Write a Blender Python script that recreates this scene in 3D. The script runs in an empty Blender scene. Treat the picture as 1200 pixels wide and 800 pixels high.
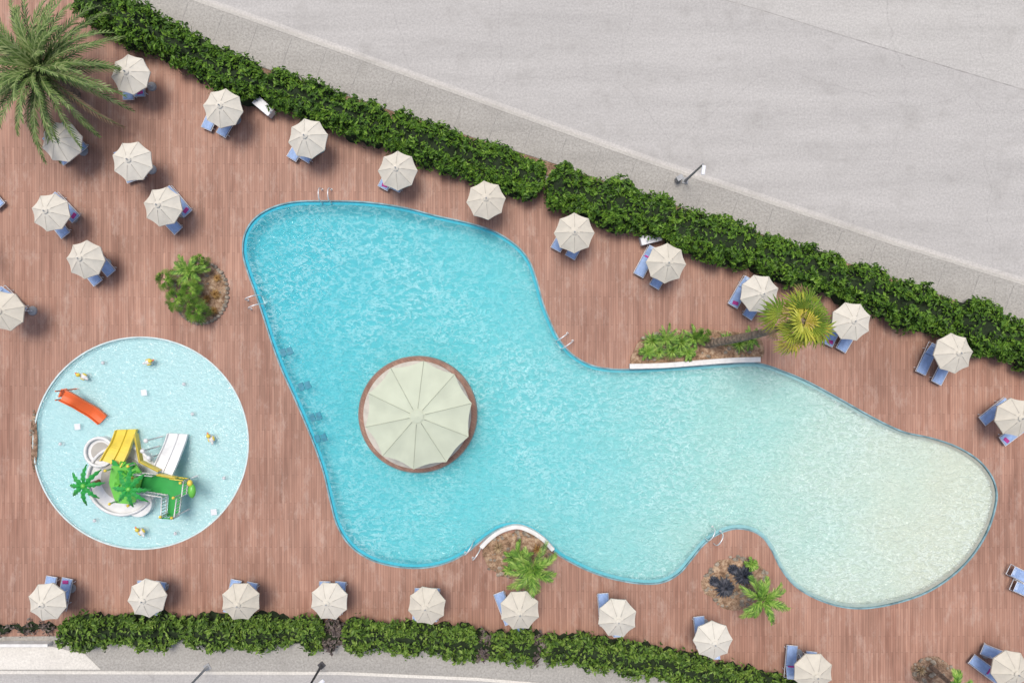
import bpy, math, random, bisect
from mathutils import Vector, noise, Matrix
random.seed(7)
R = random.random
def U(a,b): return a+(b-a)*random.random()
H = 42.0      # drone altitude
S = 0.05      # metres per survey unit
def P(px,py,z=0.0):
    k=(H-z)/H*S
    return Vector(((px-600)*k,(400-py)*k,z))
scene=bpy.context.scene
# ------------------------------------------------------------ materials
def newmat(name):
    m=bpy.data.materials.new(name); m.use_nodes=True
    nt=m.node_tree; nt.nodes.clear()
    out=nt.nodes.new('ShaderNodeOutputMaterial')
    b=nt.nodes.new('ShaderNodeBsdfPrincipled')
    nt.links.new(b.outputs[0],out.inputs[0])
    return m,nt,b,out
def N(nt,t): return nt.nodes.new(t)
def ramp(nt,fac,stops,interp='LINEAR'):
    r=nt.nodes.new('ShaderNodeValToRGB'); r.color_ramp.interpolation=interp
    e=r.color_ramp.elements
    while len(e)<len(stops): e.new(0.5)
    for i,(p,c) in enumerate(stops):
        e[i].position=p; e[i].color=(*c,1) if len(c)==3 else c
    nt.links.new(fac,r.inputs[0]); return r.outputs[0]
def g(v): return (v,v,v)
def mapping(nt,scale=(1,1,1),rot=(0,0,0),loc=(0,0,0)):
    tc=nt.nodes.new('ShaderNodeTexCoord'); mp=nt.nodes.new('ShaderNodeMapping')
    mp.inputs['Scale'].default_value=scale; mp.inputs['Rotation'].default_value=rot; mp.inputs['Location'].default_value=loc
    nt.links.new(tc.outputs['Object'],mp.inputs[0]); return mp.outputs[0]
def noi(nt,vec,scale,detail=3,rough=0.55,dist=0.0):
    n=N(nt,'ShaderNodeTexNoise'); n.inputs['Scale'].default_value=scale; n.inputs['Detail'].default_value=detail
    n.inputs['Roughness'].default_value=rough; n.inputs['Distortion'].default_value=dist
    nt.links.new(vec,n.inputs['Vector']); return n.outputs['Fac']
def mix(nt,a,b,fac,mode='MIX'):
    m=nt.nodes.new('ShaderNodeMix'); m.data_type='RGBA'; m.blend_type=mode
    for s,v in ((m.inputs[0],fac),(m.inputs[6],a),(m.inputs[7],b)):
        if hasattr(v,'is_output') : nt.links.new(v,s)
        elif isinstance(v,(tuple,list)): s.default_value=(*v,1)
        else: s.default_value=v
    return m.outputs[2]
def math_(nt,op,a,b=0.0):
    m=nt.nodes.new('ShaderNodeMath'); m.operation=op
    for s,v in ((m.inputs[0],a),(m.inputs[1],b)):
        if hasattr(v,'is_output'): nt.links.new(v,s)
        else: s.default_value=v
    return m.outputs[0]
def bump(nt,b,h,strength,dist):
    n=nt.nodes.new('ShaderNodeBump'); n.inputs['Strength'].default_value=strength; n.inputs['Distance'].default_value=dist
    nt.links.new(h,n.inputs['Height'])
    if b: nt.links.new(n.outputs[0],b.inputs['Normal'])
    return n.outputs[0]
def simple(name,col,rough=0.6,var=0.12,scale=3.0,metal=0.0,bmp=0.0):
    m,nt,b,o=newmat(name)
    v=mapping(nt)
    f=noi(nt,v,scale,2)
    c=ramp(nt,f,[(0.3,tuple(x*(1-var) for x in col)),(0.7,tuple(min(1,x*(1+var)) for x in col))])
    nt.links.new(c,b.inputs['Base Color']); b.inputs['Roughness'].default_value=rough; b.inputs['Metallic'].default_value=metal
    if bmp: bump(nt,b,f,0.5,bmp)
    return m
# deck
def deckmat(name,rot=math.radians(90),k=1.0):
    m,nt,b,o=newmat(name)
    br=N(nt,'ShaderNodeTexBrick'); br.offset=0.37; br.offset_frequency=2
    for kk,vv in (('Scale',1.0),('Mortar Size',0.008),('Mortar Smooth',0.3),('Bias',0.0),('Brick Width',2.6),('Row Height',0.145)):
        br.inputs[kk].default_value=vv
    br.inputs['Color1'].default_value=(0.385*k,0.218*k,0.155*k,1); br.inputs['Color2'].default_value=(0.305*k,0.163*k,0.113*k,1)
    br.inputs['Mortar'].default_value=(0.17*k,0.092*k,0.066*k,1)
    nt.links.new(mapping(nt,rot=(0,0,rot)),br.inputs['Vector'])
    st=noi(nt,mapping(nt,scale=(6,0.3,1)),1.0,3,0.7)
    c=mix(nt,br.outputs[0],ramp(nt,st,[(0.28,g(0.78)),(0.52,g(1.0)),(0.75,g(1.18))]),1.0,'MULTIPLY')
    big=noi(nt,mapping(nt),0.11,4,0.65)
    c=mix(nt,c,ramp(nt,big,[(0.32,(0.82,0.79,0.77)),(0.68,(1.15,1.13,1.12))]),1.0,'MULTIPLY')
    w=noi(nt,mapping(nt,scale=(1.6,0.6,1)),0.8,5,0.78)
    c=mix(nt,c,(0.50,0.37,0.30),ramp(nt,w,[(0.52,g(0)),(0.74,g(0.55))]))
    dk=noi(nt,mapping(nt,scale=(2.5,0.25,1),loc=(7,3,0)),0.5,3,0.7)
    c=mix(nt,c,(0.80,0.72,0.69),ramp(nt,dk,[(0.52,g(0)),(0.66,g(0.8))]),'MULTIPLY')
    nt.links.new(c,b.inputs['Base Color']); b.inputs['Roughness'].default_value=0.65
    return m
M_deck=deckmat('deck_wood')
M_deck2=deckmat('island_wood',0.6,0.8)
def roadmat(name,base,ang,cracks=True,fine=0.16):
    m,nt,b,o=newmat(name)
    v=mapping(nt)
    vs=mapping(nt,scale=(0.10,1.0,1),rot=(0,0,ang))
    s=noi(nt,vs,0.8,4,0.6); f=noi(nt,v,8,2,0.8)
    c=ramp(nt,s,[(0.3,tuple(x*0.92 for x in base)),(0.7,tuple(x*1.08 for x in base))])
    c=mix(nt,c,ramp(nt,f,[(0.3,g(1-fine)),(0.7,g(1+fine))]),1.0,'MULTIPLY')
    st=noi(nt,v,0.5,6,0.75)
    c=mix(nt,c,(0.80,0.795,0.785),ramp(nt,st,[(0.52,g(0)),(0.68,g(0.6))]),'MULTIPLY')
    if cracks:
        vo=N(nt,'ShaderNodeTexVoronoi'); vo.feature='DISTANCE_TO_EDGE'; vo.inputs['Scale'].default_value=0.11
        vd=nt.nodes.new('ShaderNodeVectorMath'); vd.operation='ADD'
        nn=N(nt,'ShaderNodeTexNoise'); nn.inputs['Scale'].default_value=0.6; nn.inputs['Detail'].default_value=3
        nt.links.new(v,nn.inputs['Vector']); nt.links.new(v,vd.inputs[0]); nt.links.new(nn.outputs['Color'],vd.inputs[1])
        nt.links.new(vd.outputs[0],vo.inputs['Vector'])
        ck=ramp(nt,vo.outputs['Distance'],[(0.0,g(0.88)),(0.004,g(1))])
        c=mix(nt,c,ck,1.0,'MULTIPLY')
    nt.links.new(c,b.inputs['Base Color']); b.inputs['Roughness'].default_value=0.9
    return m
ANG=math.radians(19)
M_road=roadmat('road_asphalt',(0.405,0.39,0.37),ANG)
M_road2=roadmat('road_asphalt_newer',(0.43,0.415,0.39),ANG)
M_pave=roadmat('pavement_concrete',(0.34,0.325,0.295),ANG,True,0.24)
M_kerb=roadmat('kerb_concrete',(0.44,0.42,0.38),ANG,False)
M_gutter=roadmat('gutter_concrete',(0.47,0.45,0.42),ANG,False)
M_drive=roadmat('driveway_concrete',(0.62,0.59,0.53),0,False)
M_ground=roadmat('dry_ground',(0.30,0.26,0.20),0,False)
def soilmat(name,cols):
    m,nt,b,o=newmat(name)
    v=mapping(nt)
    f=noi(nt,v,2.8,5,0.8)
    c=ramp(nt,f,[(0.36,cols[0]),(0.5,cols[1]),(0.64,cols[2])])
    nt.links.new(c,b.inputs['Base Color']); b.inputs['Roughness'].default_value=0.95
    bump(nt,b,f,1.0,0.08); return m
M_soil=soilmat('planter_soil',[(0.08,0.05,0.03),(0.22,0.135,0.085),(0.40,0.29,0.20)])
M_gravel=soilmat('orange_gravel',[(0.12,0.07,0.04),(0.30,0.19,0.115),(0.50,0.37,0.25)])
M_rock=simple('rock_stone',(0.27,0.23,0.18),0.9,0.45,4)
M_white=simple('white_render',(0.66,0.65,0.62),0.6,0.10)
def fabricvar():
    m,nt,b,o=newmat('parasol_canvas')
    oi=nt.nodes.new('ShaderNodeObjectInfo')
    f=noi(nt,mapping(nt),2.2,3,0.6)
    c=ramp(nt,oi.outputs['Random'],[(0,(0.575,0.53,0.44)),(1,(0.635,0.60,0.52))])
    c=mix(nt,c,ramp(nt,f,[(0.3,g(0.91)),(0.7,g(1.05))]),1.0,'MULTIPLY')
    nt.links.new(c,b.inputs['Base Color']); b.inputs['Roughness'].default_value=0.85
    return m
M_canvas=fabricvar()
M_bigcanvas=simple('island_canvas',(0.49,0.53,0.41),0.85,0.07,0.8)
M_seam=simple('canvas_seam',(0.39,0.42,0.32),0.85,0.05)
M_alu=simple('aluminium',(0.62,0.62,0.62),0.3,0.05,metal=0.9)
M_chrome=simple('stainless_steel',(0.72,0.72,0.72),0.35,0.02,metal=0.4)
M_blue=simple('lounger_mesh',(0.27,0.38,0.60),0.7,0.15,4)
M_blue2=simple('lounger_cushion',(0.40,0.50,0.68),0.8,0.12,4)
M_towel=simple('towel_magenta',(0.45,0.05,0.25),0.9,0.25,6)
M_frame=simple('white_frame',(0.66,0.67,0.69),0.4,0.03)
M_bark=simple('palm_bark',(0.20,0.15,0.11),0.95,0.5,6,bmp=0.04)
M_greyp=simple('grey_paint',(0.30,0.31,0.32),0.5,0.1)
M_darkp=simple('dark_paint',(0.05,0.05,0.055),0.5,0.1)
def leafmat(name,cols,noise_s=1.2,rough=0.5,isl=0.55):
    m,nt,b,o=newmat(name)
    gm=nt.nodes.new('ShaderNodeNewGeometry')
    f=noi(nt,mapping(nt),noise_s,2,0.6)
    s=math_(nt,'ADD',math_(nt,'MULTIPLY',gm.outputs['Random Per Island'],isl),math_(nt,'MULTIPLY',math_(nt,'SUBTRACT',f,0.22),1.35-isl))
    n=len(cols)
    c=ramp(nt,s,[(0.1+0.8*i/(n-1),cc) for i,cc in enumerate(cols)])
    nt.links.new(c,b.inputs['Base Color']); b.inputs['Roughness'].default_value=rough
    b.inputs['Specular IOR Level'].default_value=0.25
    return m
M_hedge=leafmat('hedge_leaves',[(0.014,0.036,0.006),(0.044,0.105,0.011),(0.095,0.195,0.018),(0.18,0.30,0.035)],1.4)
M_hedge2=leafmat('hedge_leaves_low',[(0.02,0.042,0.008),(0.06,0.12,0.017),(0.125,0.215,0.03),(0.23,0.32,0.065)],1.6)
M_dry=leafmat('dry_hedge',[(0.05,0.04,0.04),(0.13,0.10,0.09),(0.20,0.17,0.14)])
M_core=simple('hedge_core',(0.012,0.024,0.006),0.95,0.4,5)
M_date=leafmat('date_palm_frond',[(0.02,0.045,0.010),(0.07,0.125,0.028),(0.15,0.22,0.06),(0.33,0.38,0.17)],0.5)
M_fan=leafmat('fan_palm_leaf',[(0.05,0.11,0.015),(0.17,0.26,0.03),(0.40,0.40,0.05),(0.58,0.40,0.08)],0.8,isl=0.5)
M_cyc=leafmat('shrub_palm_leaf',[(0.025,0.07,0.01),(0.09,0.20,0.025),(0.20,0.34,0.05),(0.36,0.46,0.12)],1.5)
M_dryf=leafmat('dry_frond',[(0.16,0.10,0.05),(0.32,0.22,0.12),(0.45,0.34,0.2)],1.5)
M_orf=leafmat('orange_foliage',[(0.14,0.07,0.025),(0.30,0.16,0.05),(0.42,0.28,0.11)],1.5)
M_succ=leafmat('dark_succulent',[(0.015,0.02,0.03),(0.04,0.045,0.06),(0.12,0.12,0.14)],1.5)
# ------------------------------------------------------------ geometry builder
class MB:
    def __init__(s): s.v=[];s.f=[];s.m=[];s.sm=[]
    def add(s,vs,fs,mat=0,sm=False):
        o=len(s.v); s.v+= [tuple(x) for x in vs]
        for f in fs: s.f.append(tuple(i+o for i in f)); s.m.append(mat); s.sm.append(sm)
    def mesh(s,name,mats):
        me=bpy.data.meshes.new(name); me.from_pydata(s.v,[],s.f)
        for m in mats: me.materials.append(m)
        me.polygons.foreach_set('material_index',s.m); me.polygons.foreach_set('use_smooth',s.sm)
        me.update(); return me
    def obj(s,name,mats,parent=None):
        return mkobj(name,s.mesh(name,mats),parent)
    def box(s,c,size,rz=0,mat=0,rx=0,bev=0.0):
        x,y,z=[k/2 for k in size]
        M=Matrix.Translation(Vector(c))@Matrix.Rotation(rz,4,'Z')@Matrix.Rotation(rx,4,'X')
        if bev>0:
            b=min(bev,x*.9,y*.9,z*.9); vs=[]
            for zz,i in ((-z,b),(-z+b,0),(z-b,0),(z,b)):
                X,Y=x-i,y-i
                pts=[(X-b,-Y),(X,-Y+b),(X,Y-b),(X-b,Y),(-X+b,Y),(-X,Y-b),(-X,-Y+b),(-X+b,-Y)]
                vs+=[M@Vector((a,c2,zz)) for a,c2 in pts]
            fs=[tuple(range(7,-1,-1)),tuple(range(24,32))]
            for k in range(3):
                for i in range(8):
                    j=(i+1)%8; fs.append((k*8+i,k*8+j,k*8+8+j,k*8+8+i))
            s.add(vs,fs,mat); return
        vs=[M@Vector(p) for p in ((-x,-y,-z),(x,-y,-z),(x,y,-z),(-x,y,-z),(-x,-y,z),(x,-y,z),(x,y,z),(-x,y,z))]
        s.add(vs,[(3,2,1,0),(4,5,6,7),(0,1,5,4),(1,2,6,5),(2,3,7,6),(3,0,4,7)],mat)
    def tube(s,pts,rad,n=8,mat=0,sm=True,cap=True):
        pts=[Vector(p) for p in pts]; vs=[];fs=[]
        if not isinstance(rad,(list,tuple)): rad=[rad]*len(pts)
        for i,p in enumerate(pts):
            t=(pts[min(i+1,len(pts)-1)]-pts[max(i-1,0)]).normalized()
            a=t.cross(Vector((0.13,0.37,0.92)) if abs(t.z)<0.95 else Vector((1,0,0))).normalized(); b=t.cross(a)
            for k in range(n):
                w=2*math.pi*k/n; vs.append(p+(a*math.cos(w)+b*math.sin(w))*rad[i])
        for i in range(len(pts)-1):
            for k in range(n):
                j=(k+1)%n; fs.append((i*n+k,i*n+n+k,i*n+n+j,i*n+j))
        if cap: fs.append(tuple(range(n-1,-1,-1))); fs.append(tuple(range((len(pts)-1)*n,len(pts)*n)))
        s.add(vs,fs,mat,sm)
    def ell(s,c,r,mat=0,nu=12,nv=7,jit=0.0):
        vs=[];fs=[]; c=Vector(c)
        for j in range(nv+1):
            t=math.pi*j/nv
            for i in range(nu):
                w=2*math.pi*i/nu; q=1+U(-jit,jit)
                vs.append(c+Vector((r[0]*math.sin(t)*math.cos(w)*q,r[1]*math.sin(t)*math.sin(w)*q,r[2]*math.cos(t)*q)))
        for j in range(nv):
            for i in range(nu):
                k=(i+1)%nu; fs.append((j*nu+i,j*nu+nu+i,j*nu+nu+k,j*nu+k))
        s.add(vs,fs,mat,jit==0)
    def prism(s,poly,z0,z1,mat=0):
        n=len(poly); vs=[(p[0],p[1],z0) for p in poly]+[(p[0],p[1],z1) for p in poly]
        a=sum(poly[i][0]*poly[(i+1)%n][1]-poly[(i+1)%n][0]*poly[i][1] for i in range(n))
        fs=[tuple(range(n-1,-1,-1)),tuple(range(n,2*n))]+[(i,(i+1)%n,n+(i+1)%n,n+i) for i in range(n)]
        if a<0: fs=[tuple(reversed(f)) for f in fs]
        s.add(vs,fs,mat)
def mkobj(name,me,parent=None,loc=(0,0,0),rz=0,sc=1):
    o=bpy.data.objects.new(name,me); scene.collection.objects.link(o); o.location=loc; o.rotation_euler[2]=rz; o.scale=(sc,)*3
    if parent: o.parent=parent
    return o
def empty(name,loc=(0,0,0)):
    o=bpy.data.objects.new(name,None); scene.collection.objects.link(o); o.location=loc; o.empty_display_size=0.3; return o
def smooth(pts,closed=True,k=6):
    n=len(pts); out=[]
    rng=range(n) if closed else range(n-1)
    for i in rng:
        if closed: a,b,c,d=[Vector(pts[(i+j)%n]) for j in (-1,0,1,2)]
        else: a,b,c,d=[Vector(pts[min(max(i+j,0),n-1)]) for j in (-1,0,1,2)]
        for q in range(k):
            t=q/k
            out.append(0.5*((2*b)+(c-a)*t+(2*a-5*b+4*c-d)*t*t+(3*b-a-3*c+d)*t**3))
    if not closed: out.append(Vector(pts[-1]))
    return out
def sheet(name,outer,holes,z,mat,parent=None):
    cu=bpy.data.curves.new(name,'CURVE'); cu.dimensions='2D'; cu.fill_mode='BOTH'
    for pl in [outer]+list(holes):
        sp=cu.splines.new('POLY'); sp.points.add(len(pl)-1); sp.use_cyclic_u=True
        for i,p in enumerate(pl): sp.points[i].co=(p[0],p[1],0,1)
    t=bpy.data.objects.new('tmp',cu); scene.collection.objects.link(t)
    dg=bpy.context.evaluated_depsgraph_get()
    me=bpy.data.meshes.new_from_object(t.evaluated_get(dg)); bpy.data.objects.remove(t)
    if sum(p.normal.z*p.area for p in me.polygons)<0: me.flip_normals()
    me.materials.clear(); me.materials.append(mat); me.name=name
    return mkobj(name,me,parent,(0,0,z))
def off(poly,d):
    n=len(poly); out=[]
    a=sum(poly[i][0]*poly[(i+1)%n][1]-poly[(i+1)%n][0]*poly[i][1] for i in range(n))
    sg=1 if a>0 else -1
    for i in range(n):
        t=(Vector(poly[(i+1)%n][:2])-Vector(poly[i-1][:2])).normalized()
        out.append((poly[i][0]+sg*t.y*d,poly[i][1]-sg*t.x*d))
    return out
def band(name,poly,d0,d1,z0,z1,mat,parent=None):
    a=off(poly,d0); b=off(poly,d1); n=len(poly); vs=[]
    for q,z in ((a,z0),(a,z1),(b,z1),(b,z0)): vs+=[(p[0],p[1],z) for p in q]
    fs=[]
    for k in range(3):
        for i in range(n):
            j=(i+1)%n; fs.append((k*n+i,k*n+j,k*n+n+j,k*n+n+i))
    m=MB(); m.add(vs,fs,0); return m.obj(name,[mat],parent)
def strip(name,line,w0,w1,z0,z1,mat,parent=None):
    L=[P(*p).xy for p in line]; m=MB(); vs=[]
    for i,p in enumerate(L):
        t=(L[min(i+1,len(L)-1)]-L[max(i-1,0)]).normalized(); nn=Vector((-t.y,t.x))
        a=p+nn*w0; b=p+nn*w1
        vs+=[(a.x,a.y,z0),(a.x,a.y,z1),(b.x,b.y,z1),(b.x,b.y,z0)]
    fs=[]
    for i in range(len(L)-1):
        for k in range(3): fs.append((i*4+k,i*4+k+1,i*4+k+5,i*4+k+4))
    fs+= [(0,1,2,3),tuple((len(L)-1)*4+q for q in (3,2,1,0))]
    m.add(vs,fs,0); return m.obj(name,[mat],parent)
# ------------------------------------------------------------ outlines
pool_px=[(380,236),(345,237),(318,244),(298,257),(287,275),(285,297),(291,320),(301,347),(311,377),(320,405),(331,434),(345,465),(358,495),(370,525),(380,555),(387,585),(395,614),(409,637),(430,653),(457,662),(490,665),(520,660),(545,648),(560,636),(573,626),(588,618),(605,616),(622,621),(638,633),(650,646),(667,657),(692,669),(720,678),(750,683),(775,682),(795,672),(810,655),(824,638),(840,626),(860,619),(880,621),(895,630),(905,645),(915,665),(931,685),(955,700),(985,710),(1015,712),(1050,706),(1085,694),(1115,675),(1140,650),(1158,620),(1167,590),(1167,572),(1160,555),(1145,538),(1120,523),(1090,513),(1062,507),(1040,498),(1015,485),(985,468),(950,449),(920,436),(888,426),(850,427),(800,430),(740,433),(712,432),(690,427),(670,415),(655,398),(645,378),(636,355),(629,330),(620,306),(605,288),(580,272),(550,262),(510,253),(470,243),(425,237)]
pool=[p.xy for p in smooth([P(*q) for q in pool_px],True,5)]
cc=P(165,519)
kid=[Vector((cc.x+6.28*math.cos(2*math.pi*i/96),cc.y+6.18*math.sin(2*math.pi*i/96))) for i in range(96)]
hedgeline=[(-400,-215),(-100,-90),(60,-20),(125,15),(205,55),(300,98),(440,145),(540,178),(640,210),(720,238),(830,275),(940,312),(1060,352),(1150,385),(1200,402),(1350,455),(1700,590)]
lowline=[(-400,748),(60,745),(200,743),(350,746),(500,752),(600,757),(700,767),(800,785),(870,806),(960,835),(1200,905),(1700,1080)]
deck=[P(*p).xy for p in hedgeline+list(reversed(lowline))]
sheet('ground',[(-300,-300),(300,-300),(300,300),(-300,300)],[pool,kid],-0.17,M_ground)
sheet('wooden_deck',deck,[pool,kid],0.0,M_deck)
kerbline=[(-400,-240),(0,-90),(225,0),(400,62),(600,134),(745,186),(900,238),(1050,288),(1200,334),(1400,400),(1800,545)]
road=[P(*p).xy for p in kerbline]+[Vector((200,-10)),Vector((200,160)),Vector((-20,160))]
sheet('road',road,[],-0.146,M_road)
pav=[P(*p).xy for p in kerbline]+[P(*p).xy for p in reversed(hedgeline)]
sheet('pavement',pav,[],-0.01,M_pave)
strip('kerb',kerbline,-0.02,0.16,-0.15,0.004,M_kerb)
strip('gutter',kerbline,0.17,0.45,-0.15,-0.138,M_gutter)
patch=[(815,-10),(1215,108),(1900,320),(1900,-500),(700,-500)]
sheet('road_surface',[P(*p).xy for p in patch],[],-0.141,M_road2)
M_joint=simple('joint_tar',(0.27,0.26,0.24),0.9,0.25)
M_joint2=simple('joint_dark',(0.335,0.32,0.30),0.9,0.2)
strip('road_joint',[(812,-12),(900,13),(1010,47),(1110,77),(1215,108)],-0.02,0.03,-0.145,-0.137,M_joint2)
m=MB()
for i in range(34):
    t=i/33; x=-60+1330*t
    for a,b in zip(kerbline[:-1],kerbline[1:]):
        if a[0]<=x<b[0]:
            y=a[1]+(b[1]-a[1])*(x-a[0])/(b[0]-a[0]); p=P(x,y); d=Vector((-0.33,-0.94,0))
            q=p+d*1.25; m.box((q.x,q.y,-0.009),(0.04,2.1,0.006),math.atan2(d.y,d.x)+math.pi/2,0)
m.obj('pavement_joint',[M_joint])
strip('planting_strip',hedgeline,0.2,1.0,-0.012,-0.004,M_soil)
strip('garden_kerb',hedgeline,1.02,1.22,-0.012,0.03,M_pave)
lk=[(-400,790),(0,786),(400,787),(560,794),(700,806),(850,835),(1200,930),(1700,1100)]
sheet('road',[P(*p).xy for p in lk]+[Vector((120,-120)),Vector((-120,-120))],[],-0.146,M_road)
sheet('pavement',[P(*p).xy for p in lowline]+[P(*p).xy for p in reversed(lk)],[],-0.01,M_pave)
strip('kerb',lk,-0.16,0.02,-0.15,0.004,M_drive)
sheet('driveway',[P(*p).xy for p in ((-400,757),(60,757),(100,766),(118,784),(-400,784))],[],0.006,M_drive)
m=MB()
A=P(-60,752);B=P(62,752); c=(A+B)/2; m.box((c.x,c.y,0.25),((B-A).length,0.18,0.5),0,0,bev=0.02)
m.obj('garden_wall',[M_white])
# ------------------------------------------------------------ pools
def gradcol(nt,stops,x0,x1,fine=True):
    v=mapping(nt)
    sep=nt.nodes.new('ShaderNodeSeparateXYZ'); nt.links.new(v,sep.inputs[0])
    n1=noi(nt,v,0.22,3,0.6)
    mr=nt.nodes.new('ShaderNodeMapRange'); mr.inputs[1].default_value=x0; mr.inputs[2].default_value=x1
    xx=math_(nt,'ADD',sep.outputs[0],math_(nt,'MULTIPLY',sep.outputs[1],-0.25))
    nt.links.new(math_(nt,'ADD',xx,math_(nt,'MULTIPLY',math_(nt,'SUBTRACT',n1,0.5),9.0)),mr.inputs[0])
    c=ramp(nt,mr.outputs[0],stops)
    if fine: c=mix(nt,c,ramp(nt,noi(nt,v,5,3,0.8),[(0.3,g(0.86)),(0.7,g(1.12))]),1.0,'MULTIPLY')
    return c
def poolfloor(name,stops,x0,x1):
    m,nt,b,o=newmat(name)
    nt.links.new(gradcol(nt,stops,x0,x1),b.inputs['Base Color']); b.inputs['Roughness'].default_value=0.8
    return m
FST=[(0.0,(0.10,0.60,0.70)),(0.30,(0.16,0.66,0.72)),(0.52,(0.26,0.68,0.70)),(0.70,(0.43,0.72,0.68)),(0.88,(0.62,0.74,0.66)),(1.0,(0.68,0.73,0.63))]
M_floor=poolfloor('pool_floor',FST,-16,28)
M_kfloor=poolfloor('splash_pool_floor',[(0,(0.47,0.71,0.74)),(1,(0.52,0.73,0.75))],-30,-10)
M_tile=poolfloor('pool_wall_tiles',[(0.0,(0.03,0.39,0.52)),(0.5,(0.06,0.41,0.49)),(0.75,(0.24,0.45,0.46)),(1.0,(0.32,0.33,0.28))],-16,28)
def watermat(name,stops,x0,x1,body,bs,sc,glint):
    m,nt,b,out=newmat(name); nt.nodes.remove(b)
    col=gradcol(nt,stops,x0,x1,False)
    v=mapping(nt,scale=(0.8*sc,1.3*sc,1*sc),rot=(0,0,math.radians(28)))
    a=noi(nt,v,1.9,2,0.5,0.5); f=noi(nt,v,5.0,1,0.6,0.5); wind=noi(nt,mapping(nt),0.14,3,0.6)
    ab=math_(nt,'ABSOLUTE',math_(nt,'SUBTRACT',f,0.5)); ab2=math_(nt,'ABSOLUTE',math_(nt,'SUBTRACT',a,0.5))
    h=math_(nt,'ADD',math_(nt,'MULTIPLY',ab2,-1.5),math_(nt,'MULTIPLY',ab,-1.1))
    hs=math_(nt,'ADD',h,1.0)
    cm=ramp(nt,hs,[(0.76,g(0)),(0.98,g(glint))])
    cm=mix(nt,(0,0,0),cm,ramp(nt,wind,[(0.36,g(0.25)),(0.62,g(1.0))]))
    col=mix(nt,col,(0.84,0.95,0.95),cm)  # pale sparkle and caustic light painted into the water colour along ripple lines
    n_d=bump(nt,None,h,1.0,0.12*bs); n_g=bump(nt,None,h,1.0,0.30*bs)
    d=nt.nodes.new('ShaderNodeBsdfDiffuse'); nt.links.new(col,d.inputs[0]); nt.links.new(n_d,d.inputs['Normal'])
    tr=nt.nodes.new('ShaderNodeBsdfTransparent'); tr.inputs[0].default_value=(0.96,1,1,1)
    gl=nt.nodes.new('ShaderNodeBsdfGlossy'); gl.inputs['Roughness'].default_value=0.06; nt.links.new(n_g,gl.inputs['Normal'])
    fr=nt.nodes.new('ShaderNodeFresnel'); fr.inputs[0].default_value=1.5
    m1=nt.nodes.new('ShaderNodeMixShader')
    bf=math_(nt,'ADD',math_(nt,'MULTIPLY',cm,0.4),body); nt.links.new(bf,m1.inputs[0])
    nt.links.new(tr.outputs[0],m1.inputs[1]); nt.links.new(d.outputs[0],m1.inputs[2])
    m2=nt.nodes.new('ShaderNodeMixShader'); nt.links.new(fr.outputs[0],m2.inputs[0])
    nt.links.new(m1.outputs[0],m2.inputs[1]); nt.links.new(gl.outputs[0],m2.inputs[2]); nt.links.new(m2.outputs[0],out.inputs[0])
    return m
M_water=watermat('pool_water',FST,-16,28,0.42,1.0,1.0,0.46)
M_kwater=watermat('splash_pool_water',[(0,(0.48,0.74,0.77)),(1,(0.53,0.76,0.78))],-30,-10,0.35,0.3,1.3,0.22)
def basin(name,poly,zf,mfloor,mwall,cop):
    e=empty(name)
    f=sheet('basin_floor',off(poly,0.05),[],0,mfloor,e)
    for v in f.data.vertices: v.co.z=zf(v.co.x)
    n=len(poly); m=MB(); vs=[(p[0],p[1],-0.0) for p in poly]+[(p[0],p[1],zf(p[0])-0.1) for p in poly]
    fs=[(i,(i+1)%n,n+(i+1)%n,n+i) for i in range(n)]; m.add(vs,fs,0); m.obj('basin_wall',[mwall],e)
    band('coping',poly,-0.02,0.06,-0.1,0.022,cop,e)
    return e
def zf(x): 
    t=min(max((x+5)/32,0),1); return -1.35+1.1*t
M_cop=simple('pool_coping',(0.17,0.29,0.32),0.6,0.4,2)
M_cop2=simple('splash_pool_coping',(0.52,0.63,0.63),0.6,0.15,2)
pe=basin('swimming_pool',pool,zf,M_floor,M_tile,M_cop)
band('tile_ledge',pool,-0.18,-0.021,-0.3,-0.09,M_tile,pe)
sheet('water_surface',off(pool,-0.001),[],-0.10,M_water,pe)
ke=basin('splash_pool',kid,lambda x:-0.35,M_kfloor,M_kfloor,M_cop2)
sheet('water_surface',off(kid,-0.001),[],-0.07,M_kwater,ke)
M_teal=simple('teal_tile',(0.01,0.19,0.27),0.4,0.2,6)
m=MB()
for x,y,a in ((334,412,0.38),(355,452,0.4),(368,488,0.38),(374,513,0.35)):
    p=P(x+2,y,-0.1)
    for dx in (-0.2,0.2): m.box((p.x+dx*math.cos(a),p.y+dx*math.sin(a)*0.6,-0.07),(0.32,0.44,0.05),a,0,bev=0.01)
m.obj('underwater_step',[M_teal],pe)
m=MB()
for x,y in ((168,460),(250,600),(90,500)):
    p=P(x,y); m.box((p.x,p.y,-0.055),(0.35,0.35,0.02),0.1,0,bev=0.01)
for x,y in ((120,425),(215,450),(70,520),(262,560),(205,625),(110,610),(225,485)):
    p=P(x,y); m.tube([(p.x,p.y,-0.3),(p.x,p.y,-0.03)],[0.12,0.10],10,0); m.ell((p.x,p.y,-0.02),(0.07,0.07,0.05),0,8,5)
m.obj('water_jets',[M_frame],ke)
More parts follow.
